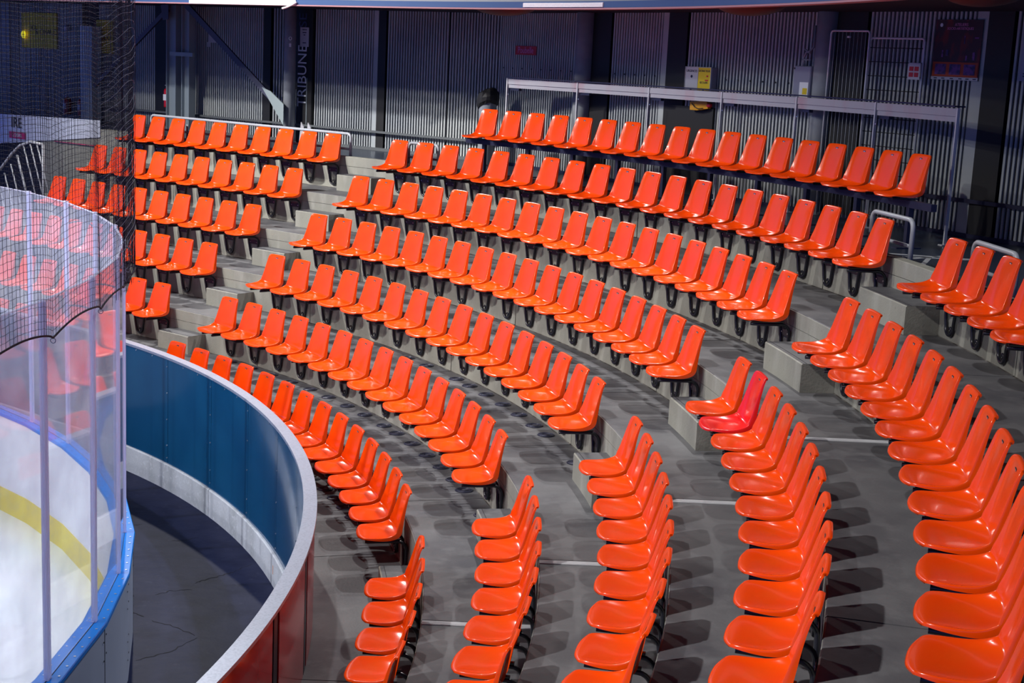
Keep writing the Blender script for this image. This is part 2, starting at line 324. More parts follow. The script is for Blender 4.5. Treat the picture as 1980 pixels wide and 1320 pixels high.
# ------------------------------------------------------------------ step blocks in the aisles
def step_block(k, frames, where, nth):
    zb = zk(k); r1 = rk(k) - .002; r0_ = r1 - .275
    mb = MB().sweep([(r0_, zb + .001), (r1, zb + .001), (r1, zb + .226), (r0_ + .008, zb + .226), (r0_, zb + .218)], frames)
    o = mb.build('step_block', M['riser'])
    tag(o, f'pale concrete step block at the foot of the {nth} riser in the {where} stair aisle', 'step', 'concrete step blocks in the stair aisles')
    MB().sweep([(r0_ + .010, zb + .226), (r1, zb + .226), (r1, zb + .2275), (r0_ + .010, zb + .2275)], frames).build('step_top', M['tread'], o)
    e = MB().sweep([(r0_ + .040, zb + .2275), (r0_ + .044, zb + .2275), (r0_ + .044, zb + .229), (r0_ + .040, zb + .229)], frames).build('nosing_line', M['joint'], o)
    return o
ORD = ['first', 'second', 'third', 'fourth', 'fifth', 'sixth', 'seventh', 'eighth', 'ninth', 'tenth', 'eleventh', 'twelfth', 'thirteenth', 'fourteenth', 'fifteenth', 'sixteenth', 'seventeenth', 'eighteenth', 'nineteenth', 'twentieth', 'twenty-first', 'twenty-second', 'twenty-third', 'twenty-fourth', 'twenty-fifth', 'twenty-sixth']
ROWN = {1: 'front', 2: 'second', 3: 'third', 4: 'fourth', 5: 'fifth', 6: 'sixth', 7: 'raised back'}
for k in range(1, 7):
    step_block(k, arcst(-13.1, -9.35, 1.3), 'right', ORD[k - 1])
    step_block(k, arcst(30.2, TA, 1.0) + [(TA, .30)], 'left', ORD[k - 1])

# ------------------------------------------------------------------ curved barrier between corridor and stand
bar = thing('curved_barrier', 'curved waist-high barrier of dark blue panels with pale metal cap before the front row', 'barrier')
ja = [20.43 + 6.43 * i for i in (-12, -11, -10, -9, -8, -7, -6, -5, -4, -3, -2, -1, 0, 1)]
def scr(r, th, z, e=0.0):
    er, et = fr(th); MB_screw.disc(pt(r, th, e, z), .007, .004, 8, -er)
MB_screw = MB()
for a, b in zip(ja, ja[1:]):
    st = arcst(a + .02, b - .02, 1.1)
    MB().sweep([(9.7915, -.30), (9.800, -.30), (9.800, .90), (9.7915, .90)], st).sweep([(9.790, -.30), (9.790, .90)], arcst(a + .02, b - .02, .5), False, True).build('blue_panel', M['blue_panel'], bar)
    MB().sweep([(9.862, .01), (9.8685, .01), (9.8685, .90), (9.862, .90)], arcst(a + .5, b - .5, 1.1)).sweep([(9.870, .01), (9.870, .90)], arcst(a + .5, b - .5, .5), False, True).build('red_panel', M['red_panel'], bar)
    er, et = fr(a)
    MB().box(pt(9.835, a, 0, .30), (.066, .09, 1.2), (er, et, Vector((0, 0, 1)))).build('barrier_post', M['post_dark'], bar)
    for z in (.80, .50, .20, -.10, -.24): scr(9.790, a + .12, z)
    for q in (.33, .66): scr(9.790, a + (b - a) * q, .86)
st = arcst(ja[-1], TA, 1.2) + [(TA, 9.6)]
MB().sweep([(9.790, -.30), (9.800, -.30), (9.800, .90), (9.790, .90)], st).build('blue_panel', M['blue_panel'], bar)
MB().sweep([(9.862, .01), (9.870, .01), (9.870, .90), (9.862, .90)], st).build('red_panel', M['red_panel'], bar)
tag(MB_screw.build('screw_heads', M['screw'], bar), kind='stuff')
MB().sweep([(9.780, .885), (9.786, .885), (9.786, .900), (9.876, .900), (9.876, .885), (9.884, .885), (9.884, .912), (9.780, .912)], arcst(A_LO, TA, 1.0) + [(TA, 9.6)]).build('metal_cap', M['galv'], bar)

# ------------------------------------------------------------------ rink boards
VA = [2.55 + 6.68 * i for i in range(-6, 5)]                            # vertices of the polygon (degrees) up to 29.3
verts = [(a, 0.0) for a in VA] + [(TA, .62 + .97 * i) for i in range(0, 5)]
rb = thing('rink_boards', 'white polygonal rink boards with blue top cap and yellow kick strip', 'rink boards')
for i in range(len(verts) - 1):
    st = [verts[i], verts[i + 1]]
    MB().sweep([(8.44, FLO), (8.455, FLO), (8.455, .25), (8.44, .25)], st).build('outer_panel', M['board_out'], rb)
    MB().sweep([(8.315, -.56), (8.33, -.56), (8.33, .25), (8.315, .25)], st).build('inner_panel', M['board'], rb)
    MB().sweep([(8.305, ICE), (8.33, ICE), (8.33, -.56), (8.305, -.56)], st).build('kick_strip', M['yellow'], rb)
    MB().sweep([(8.300, .25), (8.472, .25), (8.472, .278), (8.466, .284), (8.306, .284), (8.300, .278)], st).build('blue_cap', M['blue_cap'], rb)
    MB().sweep([(8.385, .284), (8.391, .284), (8.391, .2865), (8.385, .2865)], st).build('cap_groove', M['joint'], rb)
sc = MB()
for i in range(len(verts) - 1):
    p0 = pt(8.44, verts[i][0], verts[i][1], .284); p1 = pt(8.44, verts[i + 1][0], verts[i + 1][1], .284)
    q0 = pt(8.335, verts[i][0], verts[i][1], .284); q1 = pt(8.335, verts[i + 1][0], verts[i + 1][1], .284)
    for t in (.06, .22, .38, .54, .70, .86): sc.disc(p0.lerp(p1, t), .009, .004, 8); sc.disc(q0.lerp(q1, t), .006, .003, 8)
tag(sc.build('cap_screws', M['screw'], rb), kind='stuff')
sc = MB()
for a, e in verts:
    er, et = fr(a)
    if abs(a - 2.55) % 13.36 < .1 or True:
        for z in (.16, .02, -.25, -.40):
            for s in (-.035, .035): sc.disc(pt(8.4565, a, e + s, z + s * .5), .007, .003, 6, er)
tag(sc.build('panel_bolts', M['black'], rb), kind='stuff')
for a, e in verts[1::2]:
    er, et = fr(a); MB().box(pt(8.4555, a, e, -.175), (.003, .008, .84), (er, et, Vector((0, 0, 1)))).build('panel_joint', M['joint'], rb)
# frame behind the boards (steel posts between inner and outer skins)
for a, e in verts[::2]:
    er, et = fr(a); MB().box(pt(8.385, a, e, -.18), (.09, .05, .80), (er, et, Vector((0, 0, 1)))).build('board_frame', M['galv'], rb)
# uprights and glass
def seg_mid(i):
    p0 = pt(8.385, *verts[i]); p1 = pt(8.385, *verts[i + 1]); return p0, p1
PLC = {0: 'nearest the camera', 1: 'second nearest the camera'}
up0 = None
for i, (a, e) in enumerate(verts):
    px, py, dd = proj(pt(8.385, a, e, 1.0))
    if px < -140 or py > 2600: pass
    o = thing('glass_upright', None, 'post', pt(8.385, a, e, .284), rz(a), 'pale uprights between the rink glass panes')
    if up0 is None:
        b = MB().box((0, 0, 1.22), (.048, .016, 2.44), None, .003)
        for x in (-.020, 0, .020): b.box((x, -.012, 1.22), (.006, .010, 2.43)); b.box((x, .012, 1.22), (.006, .010, 2.43))
        upm = b.mesh('upright', M['upright']); ftm = MB().box((0, 0, .006), (.058, .036, .010), None, .003).mesh('foot_plate', M['upright'])
        cpm = MB().box((0, 0, 2.445), (.052, .036, .012), None, .003).mesh('end_cap', M['upright']); up0 = 1
    link('upright', upm, o); link('foot_plate', ftm, o); link('end_cap', cpm, o)
    o['pxx'] = px
lst = sorted([o for o in C.objects if o.name.startswith('glass_upright')], key=lambda o: (cam_inv @ o.location).z, reverse=True)
for n_, o in enumerate(lst):
    o['label'] = f'pale metal upright of the rink glass, {ORD[n_]} along from the near end'
    del o['pxx']
for i in range(len(verts) - 1):
    p0, p1 = seg_mid(i); d = (p1 - p0); L = d.length; d.normalize(); nrm = Vector((d.y, -d.x, 0))
    if nrm.dot(Vector((p0.x, p0.y, 0))) < 0: nrm = -nrm
    mid = (p0 + p1) / 2; mid.z = .284
    o = thing('rink_glass_pane', f'tall hazy clear rink glass pane, {ORD[i]} along from the near end', 'glass pane', mid, math.atan2(d.y, d.x), 'clear panes on the rink boards')
    MB().box((0, 0, 1.22), (L - .052, .010, 2.43)).build('pane', M['glass'], o)
    MB().box((0, 0, 2.438), (L - .052, .016, .008)).build('edge_strip', M['upright'], o)
# thin cord tied round the foot of one upright
a = VA[3]; p = pt(8.40, a, 0, .30)
cp = [p + Vector((.0, 0, 2.0)), p + Vector((.004, .002, 1.2)), p + Vector((.0, -.003, .55)), p + Vector((-.006, .0, .26)), p + Vector((-.02, -.01, .05)), p + Vector((-.04, -.03, .0)), p + Vector((-.07, -.02, .004)), p + Vector((-.05, .02, .004)), p + Vector((-.01, .0, .004))]
tag(MB().tube(cp, .0022, 5).build('cord', M['white']), 'thin white cord looped round the foot of a glass upright on the blue cap', 'cord')

# ------------------------------------------------------------------ protective net
def netst():
    cell = .0455; rr = 8.50; out = []; s = -62 * PI / 180 * rr; s_end = TA * PI / 180 * rr
    while s < s_end + 8.5:
        out.append((math.degrees(s / rr), 0.0, s) if s <= s_end else (TA, s - s_end, s)); s += cell
    return out
NS = netst(); PER = 1.0
def fold(s): return abs(math.sin(PI * (s + 3.546) / 1.009))
def netp(i, z):
    a, e, s = NS[i]; hz = max(0, min(1, (z - 2.45) / 2.3)); bz = fold(s)
    w_ = (.045 * bz * (1 - .5 * hz) + .008 * math.sin(s * 7.3 + z * 1.1))
    return pt(8.428 + w_, a, e, z)
net = MB(); ZT = 5.3; NR = 62
def zrow(i, j):
    s = NS[i][2]; zb = 2.485 + .085 * fold(s) ** .7 + .01 * math.sin(s * 1.7); t = j / NR
    return zb + (ZT - zb) * t
def ribbon3(mb, pl, r):
    """triangular thread"""
    n = len(pl); V = []; F = []
    for i, p in enumerate(pl):
        t = (pl[min(i + 1, n - 1)] - pl[max(i - 1, 0)]).normalized(); a_ = Vector((0, 0, 1)) if abs(t.z) < .8 else Vector((1, 0, 0))
        x = t.cross(a_).normalized(); y = t.cross(x)
        for k in range(3): q = 2 * PI * k / 3; V.append(p + (x * math.cos(q) + y * math.sin(q)) * r)
    for i in range(n - 1):
        for k in range(3): F.append((i * 3 + k, i * 3 + (k + 1) % 3, i * 3 + 3 + (k + 1) % 3, i * 3 + 3 + k))
    mb.add(V, F)
for i in range(0, len(NS)):
    ribbon3(net, [netp(i, zrow(i, j)) for j in range(0, NR + 1, 6)] + [netp(i, zrow(i, NR))], .00145)
for j in range(1, NR + 1):
    ribbon3(net, [netp(i, zrow(i, j) - .004 * (i % 2)) for i in range(0, len(NS))], .0014)
nt_ = thing('safety_net', 'black knotted safety net hanging over the rink glass at the left', 'net')
tag(net.build('mesh_threads', M['net'], nt_), kind='stuff')
MB().tube([netp(i, zrow(i, 0)) for i in range(0, len(NS), 1)], .007, 5).build('hem_rope', M['net'], nt_)
for s_ in range(-9, 14):
    s = s_ * 1.009 - 3.546; j = min(range(len(NS)), key=lambda i: abs(NS[i][2] - s))
    if abs(NS[j][2] - s) > .05: continue
    c = netp(j, zrow(j, 0) - .016); er, et = fr(NS[j][0])
    MB().tube([c + (er * math.cos(q * PI / 6) + Vector((0, 0, 1)) * math.sin(q * PI / 6)) * .016 for q in range(12)], .0028, 5, closed=True).build('hook_ring', M['galv'], nt_)
# gathered slack of a second net layer at the bend: pale swag cords
sw = MB()
for j in range(42):
    zc = 2.70 + j * .062
    pl = []
    for i in range(13):
        t = i / 12; th = -17 + 11.5 * t + 1.2 * math.sin(j * .9)
        pl.append(pt(8.474 + .010 * math.sin(t * PI), th, 0, zc + .15 * (1 - (1 - t) ** 2) - .012 * math.sin(t * 9 + j) - (.05 * (t - .8) / .2 if t > .8 else 0)))
    ribbon3(sw, pl, .0012)
tag(sw.build('swag_cords', M['net_edge'], nt_), kind='stuff')
fin = MB()
for k_ in range(30):
    th0 = -16 + k_ * .42
    ribbon3(fin, [pt(8.468 + .012 * math.sin(k_ * 1.3 + z * 3), th0 + .5 * math.sin(z * 2.3 + k_), 0, z) for z in [2.5 + .2 * q for q in range(14)]], .0012)
tag(fin.build('second_layer', M['net'], nt_), kind='stuff')

# ================================================================== SEATS
def make_shell():
    # profile: y (towards back +), z above lower tread, half width, side lift (dy, dz)
    P = [(-.432, .384, .146, 0, .000), (-.430, .395, .155, 0, .000), (-.418, .404, .168, 0, .001), (-.393, .408, .180, 0, .004), (-.354, .404, .190, 0, .009), (-.303, .397, .197, 0, .015),
         (-.252, .392, .200, 0, .021), (-.200, .391, .201, -.002, .028), (-.155, .395, .200, -.010, .036), (-.116, .404, .197, -.022, .042), (-.097, .412, .194, -.034, .042),
         (-.089, .427, .191, -.042, .034), (-.086, .455, .188, -.042, .022), (-.080, .488, .184, -.039, .010), (-.073, .528, .179, -.034, .002), (-.064, .577, .174, -.029, 0), (-.055, .627, .168, -.024, 0),
         (-.045, .674, .163, -.020, 0), (-.036, .714, .158, -.017, 0), (-.029, .741, .155, -.015, 0), (-.024, .758, .152, -.013, -.001), (-.020, .770, .147, -.010, -.002), (-.015, .777, .137, -.008, -.003), (-.006, .780, .130, -.005, -.004), (.004, .775, .128, -.003, -.004)]
    nu = 15; bm = bmesh.new(); g = []
    n = len(P)
    for j, (y, z, hw, dy, dz) in enumerate(P):
        y0, z0 = P[max(j - 1, 0)][:2]; y1, z1 = P[min(j + 1, n - 1)][:2]
        t = Vector((0, y1 - y0, z1 - z0)).normalized(); back = Vector((0, t.z, -t.y))     # away from the sitter
        row = []
        sk = (.015 + .036 * math.exp(-((j - 11) / 4.5) ** 2)) * (.35 + .65 * min(1, j / 4))
        cols = [(-1 + 2 * i / (nu - 1)) for i in range(nu)]
        ends = [(-1.012, .55), (-1.02, 1.0)]
        for (u, q) in [(-1.035, 1.0), (-1.03, .55), (-1.018, .10)]: row.append((u, q))
        row += [(u, 0) for u in cols]
        for (u, q) in [(1.018, .10), (1.03, .55), (1.035, 1.0)]: row.append((u, q))
        vr = []
        for (u, q) in row:
            au = min(1, abs(u)); x = hw * u
            l2 = .45 * au ** 2 + .55 * au ** 9; yy = y + dy * l2; zz = z + dz * l2
            if j < 5: yy += .034 * au ** 3 * (5 - j) / 5
            v = Vector((x, yy, zz)) + back * sk * q
            vr.append(bm.verts.new(v))
        g.append(vr)
    for j in range(n - 1):
        for i in range(len(g[0]) - 1): bm.faces.new((g[j][i], g[j][i + 1], g[j + 1][i + 1], g[j + 1][i]))
    bmesh.ops.recalc_face_normals(bm, faces=bm.faces)
    me = bpy.data.meshes.new('shell'); bm.to_mesh(me); bm.free()
    o = bpy.data.objects.new('tmp', me); C.objects.link(o)
    su = o.modifiers.new('u', 'SUBSURF'); su.levels = 1; su.render_levels = 1
    bpy.context.view_layer.update()
    r = bpy.data.meshes.new_from_object(o.evaluated_get(bpy.context.evaluated_depsgraph_get())); bpy.data.objects.remove(o)
    r.polygons.foreach_set('use_smooth', [True] * len(r.polygons)); r.materials.clear(); r.materials.append(M['orange']); return r
shell = make_shell(); shell_red = shell.copy(); shell_red.materials.clear(); shell_red.materials.append(M['red_seat'])
slot = MB()
slot.box((0, -.0300, .736), (.042, .0035, .015)); slot_me = slot.mesh('slot', M['joint'])
sl2 = MB().box((0, -.0320, .735), (.028, .001, .008)).mesh('slot_rim', M['screw'])
def ubracket():
    mb = MB(); w_ = .098; rt = .0140
    def side(s):
        p = [Vector((s * w_, -.37, .352)), Vector((s * w_, -.10, .346))]
        for i in range(1, 6): a_ = i / 5 * PI / 2; p.append(Vector((s * w_, -.10 + .075 * math.sin(a_), .346 - .075 * (1 - math.cos(a_)))))
        p.append(Vector((s * w_ * .90, -.022, .22))); p.append(Vector((s * .074, -.022, .15)))
        return p
    L = side(-1)
    for i in range(0, 9): a_ = PI - i * PI / 8; L.append(Vector((.066 * math.cos(a_), -.020, .112 - .060 * math.sin(a_))))
    R = side(1)[::-1]
    mb.tube(L + R, rt, 8)
    sp = []
    for i in range(11): a_ = i / 10 * 1.6 * PI - .4 * PI; r_ = .021 - .0011 * i; sp.append(Vector((.008 + r_ * math.cos(a_), -.020, .100 + r_ * math.sin(a_))))
    mb.tube([Vector((.04, -.020, .066))] + sp, .0075, 6)
    return mb.mesh('bracket', M['black_tube'])
brk = ubracket()
plate = MB().box((0, -.020, .262), (.18, .006, .055), None, .002).mesh('fixing_plate', mat('plum_plate', (0.030, 0.012, 0.035), .4))
blt = MB(); [blt.disc((x, -.024, .262), .006, .004, 8, Vector((0, -1, 0))) for x in (-.065, .065)]; bolt = blt.mesh('bolt_heads', M['screw'])
rail_me = MB().box((0, -.22, .368), (.026, .28, .014), None, .002).mesh('seat_rail', M['black_tube'])
seat_count = 0
def seat(base, rot, label, group, red=False, bench=False):
    global seat_count
    o = thing('stadium_seat', label, 'seat', base, rot + math.radians(rnd.uniform(-.5, .5)), group); seat_count += 1
    link('shell', shell_red if red else shell, o)
    s = link('slot', slot_me, o); link('slot_rim', sl2, s)
    if not bench:
        link('bracket', brk, o); p = link('fixing_plate', plate, o); tag(link('bolt_heads', bolt, p), kind='stuff')
    for x in (-.098, .098): link('seat_rail', rail_me, o, (x, 0, 0))
    return o
def inview(p, m=70):
    x, y, d = proj(p); return d > 0 and -m < x < 1980 + m and -m < y < 1320 + m
# middle block (angles of first seat, pitch, number) counted from the left stair aisle
CB = {1: (27.458, .4988, 14), 2: (27.619, .5013, 15), 3: (27.983, .5112, 16), 4: (28.50, .4950, 18), 5: (28.758, .4961, 19), 6: (29.057, .5043, 20)}
for k, (a0_, pit, n) in CB.items():
    for i in range(n):
        r = rk(k) - .02; th = a0_ - math.degrees(pit / r * i) - math.degrees(.02 / r)
        seat(pt(rk(k), th, 0, zk(k)), rz(th), f'orange shell seat, {ORD[i]} from the left aisle, {ROWN[k]} row of the middle block', f'orange seats in the {ROWN[k]} row of the middle block')
# right block, counted from the right stair aisle
RB = {1: -14.499, 2: -14.351, 3: -14.254, 4: -14.165, 5: -14.086, 6: -13.939}
for k, a0_ in RB.items():
    for i in range(26):
        r = rk(k) - .02; th = a0_ - math.degrees(.4995 / r * i) - math.degrees(.030 / r)
        p = pt(rk(k) - .2, th, 0, zk(k) + .45)
        if not inview(p, 60): break
        red = (k == 4 and i == 1)
        lab = 'crimson red shell seat, redder than its orange neighbours, second from the right stair aisle' if red else f'orange shell seat, {ORD[i]} from the right aisle, {ROWN[k]} row of the right block'
        seat(pt(rk(k), th, 0, zk(k)), rz(th), lab, f'orange seats in the {ROWN[k]} row of the right block', red)
# left block on the straight, counted from the left stair aisle (some behind the rink glass)
LB = {1: 34.25, 2: 34.3, 3: 34.2, 4: 34.17, 5: 34.15, 6: 34.2}
for k, a_end in LB.items():
    n = 10 if k >= 4 else 20
    for i in range(n):
        e = math.radians(a_end - TA) * rk(k) + .4995 * i
        p = pt(rk(k) - .2, TA, e, zk(k) + .5)
        if i > 0 and not inview(p, 40): break
        seat(pt(rk(k), TA, e, zk(k)), rz(TA), f'orange shell seat, {ORD[i]} from the left aisle, {ROWN[k]} row of the left block', f'orange seats in the {ROWN[k]} row of the left block')
# raised back row on its own bench frame
CX, CY, RR = -1.879, -.296, 17.46 + .02
for i in range(18):
    a_ = 24.52 - 1.575 * i; ar = math.radians(a_)
    seat((CX + RR * math.cos(ar), CY + RR * math.sin(ar), W6), math.radians(a_ - 90), f'orange shell seat, {ORD[i]} from the left end of the raised back row', 'orange seats in the raised back row', bench=True)
bf = thing('bench_frame', 'dark steel bench frame carrying the raised back row of seats', 'bench frame')
def p7(a_, r, z): ar = math.radians(a_); return Vector((CX + r * math.cos(ar), CY + r * math.sin(ar), z))
bl = [p7(25.4 - i * .5, RR - .20, 0) for i in range(60)]
def beam(mb, pl, w_, z0, z1):
    n = len(pl); V = []
    for i, p in enumerate(pl):
        t = (pl[min(i + 1, n - 1)] - pl[max(i - 1, 0)]).normalized(); u = Vector((-t.y, t.x, 0)) * w_ / 2
        for q, z in ((u, z0), (-u, z0), (-u, z1), (u, z1)): V.append(Vector((p.x + q.x, p.y + q.y, z)))
    F = [(4 * i + k, 4 * i + (k + 1) % 4, 4 * i + 4 + (k + 1) % 4, 4 * i + 4 + k) for i in range(n - 1) for k in range(4)]
    F += [(0, 1, 2, 3), tuple(4 * (n - 1) + k for k in range(4))]
    mb.add(V, F); return mb
beam(MB(), bl, .06, W6 + .295, W6 + .362).build('beam', M['dark_steel'], bf)
for i in range(10):
    a_ = 24.2 - i * 3.0; u = p7(a_, 1, 0) - p7(a_, 0, 0)
    MB().box(p7(a_, RR - .2, (WALK + W6 + .295) / 2), (.05, .05, W6 + .295 - WALK), (u, Vector((-u.y, u.x, 0)), Vector((0, 0, 1)))).box(p7(a_, RR - .2, WALK + .006), (.26, .09, .012), (u, Vector((-u.y, u.x, 0)), Vector((0, 0, 1)))).build('leg', M['dark_steel'], bf)

# ------------------------------------------------------------------ floor air vents
VT = {3: (12.12, [13.9, 11.82, 8.47, 6.92, 4.97, 2.93, .92, -1.07, -2.69, -7.06]),
      2: (11.345, [20.2, 18.03, 15.87, 13.61, 11.44, 8.95, 7.27, 5.15, 2.95, .81, -1.37, -3.03, -6.72, 22.4, 24.6, 26.8]),
      1: (10.53, [26, 23.5, 21, 18.5, 15.8, 13.3, 10.8, 8.5, 6.43, 4.72, 3.02, 1.37, -1.2])}
vm = MB().disc((0, 0, 0), .082, .004, 24).mesh('vent_plate', M['vent'])
vr_ = MB()
for r_ in (.074, .056, .038): vr_.tube([Vector((r_ * math.cos(q * PI / 10), r_ * math.sin(q * PI / 10), .005)) for q in range(20)], .0035, 4, closed=True)
vr_ = vr_.mesh('vent_rings', mat('vent_ring', (.05, .055, .09), .3))
vh = MB().disc((0, 0, .003), .020, .004, 12).mesh('vent_hub', mat('vent_hub', (.07, .075, .11), .3))
for k, (r_, al) in VT.items():
    al = sorted(al)
    for n_, a_ in enumerate(al):
        o = thing('floor_vent', f'dark round floor vent, {ORD[n_]} from the right stair aisle on the {ROWN[k]} row tread', 'vent', pt(r_, a_, 0, zk(k) + .001), rz(a_), f'round floor vents on the {ROWN[k]} tread')
        link('vent_plate', vm, o); link('vent_rings', vr_, o); link('vent_hub', vh, o)

# ------------------------------------------------------------------ guard hoops behind the top row
def guard(name, label, frames_pts, r_=.021, mid=True):
    """frames_pts: list of top points; posts drop at both ends with bent corners"""
    o = thing(name, label, 'rail', frames_pts[0] - Vector((0, 0, frames_pts[0].z - WALK)), 0, 'grey guard rails behind the top row')
    O = Vector((frames_pts[0].x, frames_pts[0].y, WALK)); pl = [p - O for p in frames_pts]
    a, b = pl[0], pl[-1]; t0 = (pl[1] - a).normalized(); t1 = (b - pl[-2]).normalized(); R_ = .07
    path = [Vector((a.x, a.y, .0))]
    for i in range(6): q = i / 5 * PI / 2; path.append(Vector((a.x, a.y, a.z - R_)) + t0 * R_ * (1 - math.cos(q)) + Vector((0, 0, R_ * math.sin(q))))
    path += pl[1:-1]
    for i in range(6): q = PI / 2 - i / 5 * PI / 2; path.append(Vector((b.x, b.y, b.z - R_)) - t1 * R_ * (1 - math.cos(q)) + Vector((0, 0, R_ * math.sin(q))))
    path.append(Vector((b.x, b.y, 0)))
    MB().tube(path, r_, 10).build('hoop', M['tube_grey'], o)
    if mid: MB().tube([Vector((p.x, p.y, p.z * .45)) for p in pl], r_ * .8, 8).build('mid_bar', M['tube_grey'], o)
    for p in (a, b): MB().disc((p.x, p.y, 0), .04, .008, 14).build('foot_flange', M['tube_grey'], o)
    return o, pl
o, pl = guard('guard_rail', 'long grey tube guard rail behind the top row of the left block', [pt(14.75, TA, .47 + .46 * i, W6 + .31) for i in range(11)])
for i in (4, 8): MB().tube([Vector((pl[i].x, pl[i].y, 0)), Vector((pl[i].x, pl[i].y, .30))], .018, 8).build('rail_post', M['tube_grey'], o)
guard('guard_rail', 'short grey tube hoop behind the left end of the middle block', [pt(14.75, a_, 0, W6 + .27) for a_ in (29.05, 28.3, 27.5, 26.75)])
guard('guard_rail', 'grey tube hoop beside the right stair aisle, middle block side', [pt(14.75, a_, 0, W6 + .31) for a_ in (-6.3, -7.3, -8.3, -9.25)])
guard('guard_rail', 'grey tube hoop at the right edge behind the right block', [pt(14.75, a_, 0, W6 + .28) for a_ in (-13.6, -14.6, -15.6, -16.6)])

# ------------------------------------------------------------------ counter with pale boards behind the back row
dk = thing('press_counter', 'long counter of pale boards on thin metal posts behind the raised back row', 'counter')
DA = [26.5, 21.55, 16.58, 11.62, 6.67, 1.62, -3.36]; DR = 15.98; DZ = 4.06
for i, a_ in enumerate(DA):
    er, et = fr(a_)
    MB().box(pt(DR, a_, 0, (WALK + DZ) / 2), (.03, .020, DZ - WALK - .02), (er, et, Vector((0, 0, 1)))).box(pt(DR, a_, 0, WALK + .005), (.10, .07, .01), (er, et, Vector((0, 0, 1)))).build('post', M['alu'], dk)
    if i < 6:
        b_ = DA[i + 1]; p0 = pt(DR, a_, 0, 0); p1 = pt(DR, b_, 0, 0); t = (p1 - p0).normalized(); L = (p1 - p0).length
        u = Vector((t.y, -t.x, 0)); u = u if u.dot(p0) > 0 else -u; m_ = (p0 + p1) / 2
        MB().box(m_ + Vector((0, 0, DZ + .004)) + u * .02, (L - .01, .12, .014), (t, u, Vector((0, 0, 1)))).build('top_edge', M['dark_steel'], dk)
        MB().box(m_ + Vector((0, 0, DZ - .052)), (L - .035, .012, .075), (t, u, Vector((0, 0, 1)))).box(m_ + Vector((0, 0, DZ - .116)) + u * .012, (L - .035, .010, .05), (t, u, Vector((0, 0, 1)))).build('board', M['desk_board'], dk)
        for q in (.0, ): MB().box(p0 + t * .12 + u * .05 + Vector((0, 0, DZ - .13)), (.18, .05, .09), (t, u, Vector((0, 0, 1)))).build('bracket', M['dark_steel'], dk)
        MB().disc(p0 + t * .05 - u * .02 + Vector((0, 0, DZ - .23)), .007, .006, 8, -u).build('screw_head', M['screw'], dk)

# ================================================================== FACADE
ZB, ZTOP = WALK - .02, 5.6
def slats(P, s0, s1, d, nrm, parent, m=None):
    n = int((s1 - s0) / .0566); mb = MB(); pitch = (s1 - s0) / max(1, n); Z = Vector((0, 0, 1))
    for i in range(n):
        c = P(s0 + pitch * (i + .5), (ZB + ZTOP) / 2, .012)
        w2 = .0135; V = []
        for z in (ZB, ZTOP):
            for (x, y) in ((-w2, .022), (-w2, 0), (w2, 0), (w2, .022)):
                p = c + d * x + nrm * (y - .012); V.append(Vector((p.x, p.y, z)))
        mb.add(V, [(0, 1, 5, 4), (1, 2, 6, 5), (2, 3, 7, 6), (0, 1, 2, 3), (4, 5, 6, 7)])
    o = mb.build('slat_bundle', m or M['slat'], parent); tag(o, kind='stuff'); return o
def wallbox(P, d, nrm, s0, s1, z0, z1, off, th, name, m, parent=None):
    c = P((s0 + s1) / 2, (z0 + z1) / 2, off); return MB().box(c, (s1 - s0, th, z1 - z0), (d, nrm, Vector((0, 0, 1)))).build(name, m, parent)
wb = struct('wall_back')
wallbox(F1, d1, n1, -17, .45, ZB, ZTOP, -.09, .1, 'backing_sheet', M['wall_dark'], wb)
for a, b in ((-16.5, -12.95), (-12.6, -10.12), (-9.6, -7.86), (-7.46, -4.88), (-4.64, -4.36), (-3.60, -2.24), (-1.93, -.62), (-.60, .44)): slats(F1, a, b, d1, n1, wb)
wr = struct('wall_right')
wallbox(F2, d2, n2, -.05, 13.5, ZB, ZTOP, -.09, .1, 'backing_sheet', M['wall_dark'], wr)
for a, b in ((.02, 2.34), (2.84, 3.92), (4.45, 6.94), (7.50, 8.93), (9.42, 13.4)): slats(F2, a, b, d2, n2, wr)
# flat trims and dark recesses
for s0, s1, m in ((-12.93, -12.62, 'pillar'), (-7.84, -7.50, 'black'), (-4.86, -4.68, 'black'), (-2.22, -2.12, 'slat'), (-2.12, -1.95, 'black')):
    wallbox(F1, d1, n1, s0, s1, ZB, ZTOP, .0 if m != 'pillar' else .03, .05, 'trim_strip', M[m], wb)
for s0, s1, m in ((2.36, 2.82, 'black'), (3.94, 4.05, 'slat'), (4.05, 4.43, 'black'), (6.96, 7.48, 'black'), (8.95, 9.09, 'slat'), (9.09, 9.40, 'black')):
    wallbox(F2, d2, n2, s0, s1, ZB, ZTOP, .0, .05, 'trim_strip', M[m], wr)
# low rail along the facade
wallbox(F1, d1, n1, -9.6, .40, 3.04, 3.075, .10, .04, 'kick_rail', M['rail_dark'], wb)
wallbox(F1, d1, n1, -9.6, .40, WALK, WALK + .05, .02, .06, 'plinth', M['rail_dark'], wb)
wallbox(F2, d2, n2, .05, 13.2, 3.10, 3.14, .05, .04, 'kick_rail', M['dark_steel'], wr)
wallbox(F2, d2, n2, .05, 13.2, WALK, WALK + .04, .02, .05, 'plinth', M['dark_steel'], wr)
sc = MB()
for i in range(9): sc.disc(F2(-.2 + i * .255 + .3, 4.19, .030), .010, .006, 8, -n2)
for i in range(5): sc.disc(F2(2.92 + i * .22, 4.19, .030), .010, .006, 8, -n2)
for i in range(8): sc.disc(F2(5.2 + i * .22, 4.19, .030), .010, .006, 8, -n2)
tag(sc.build('fixing_bolts', M['black'], wr), kind='stuff')
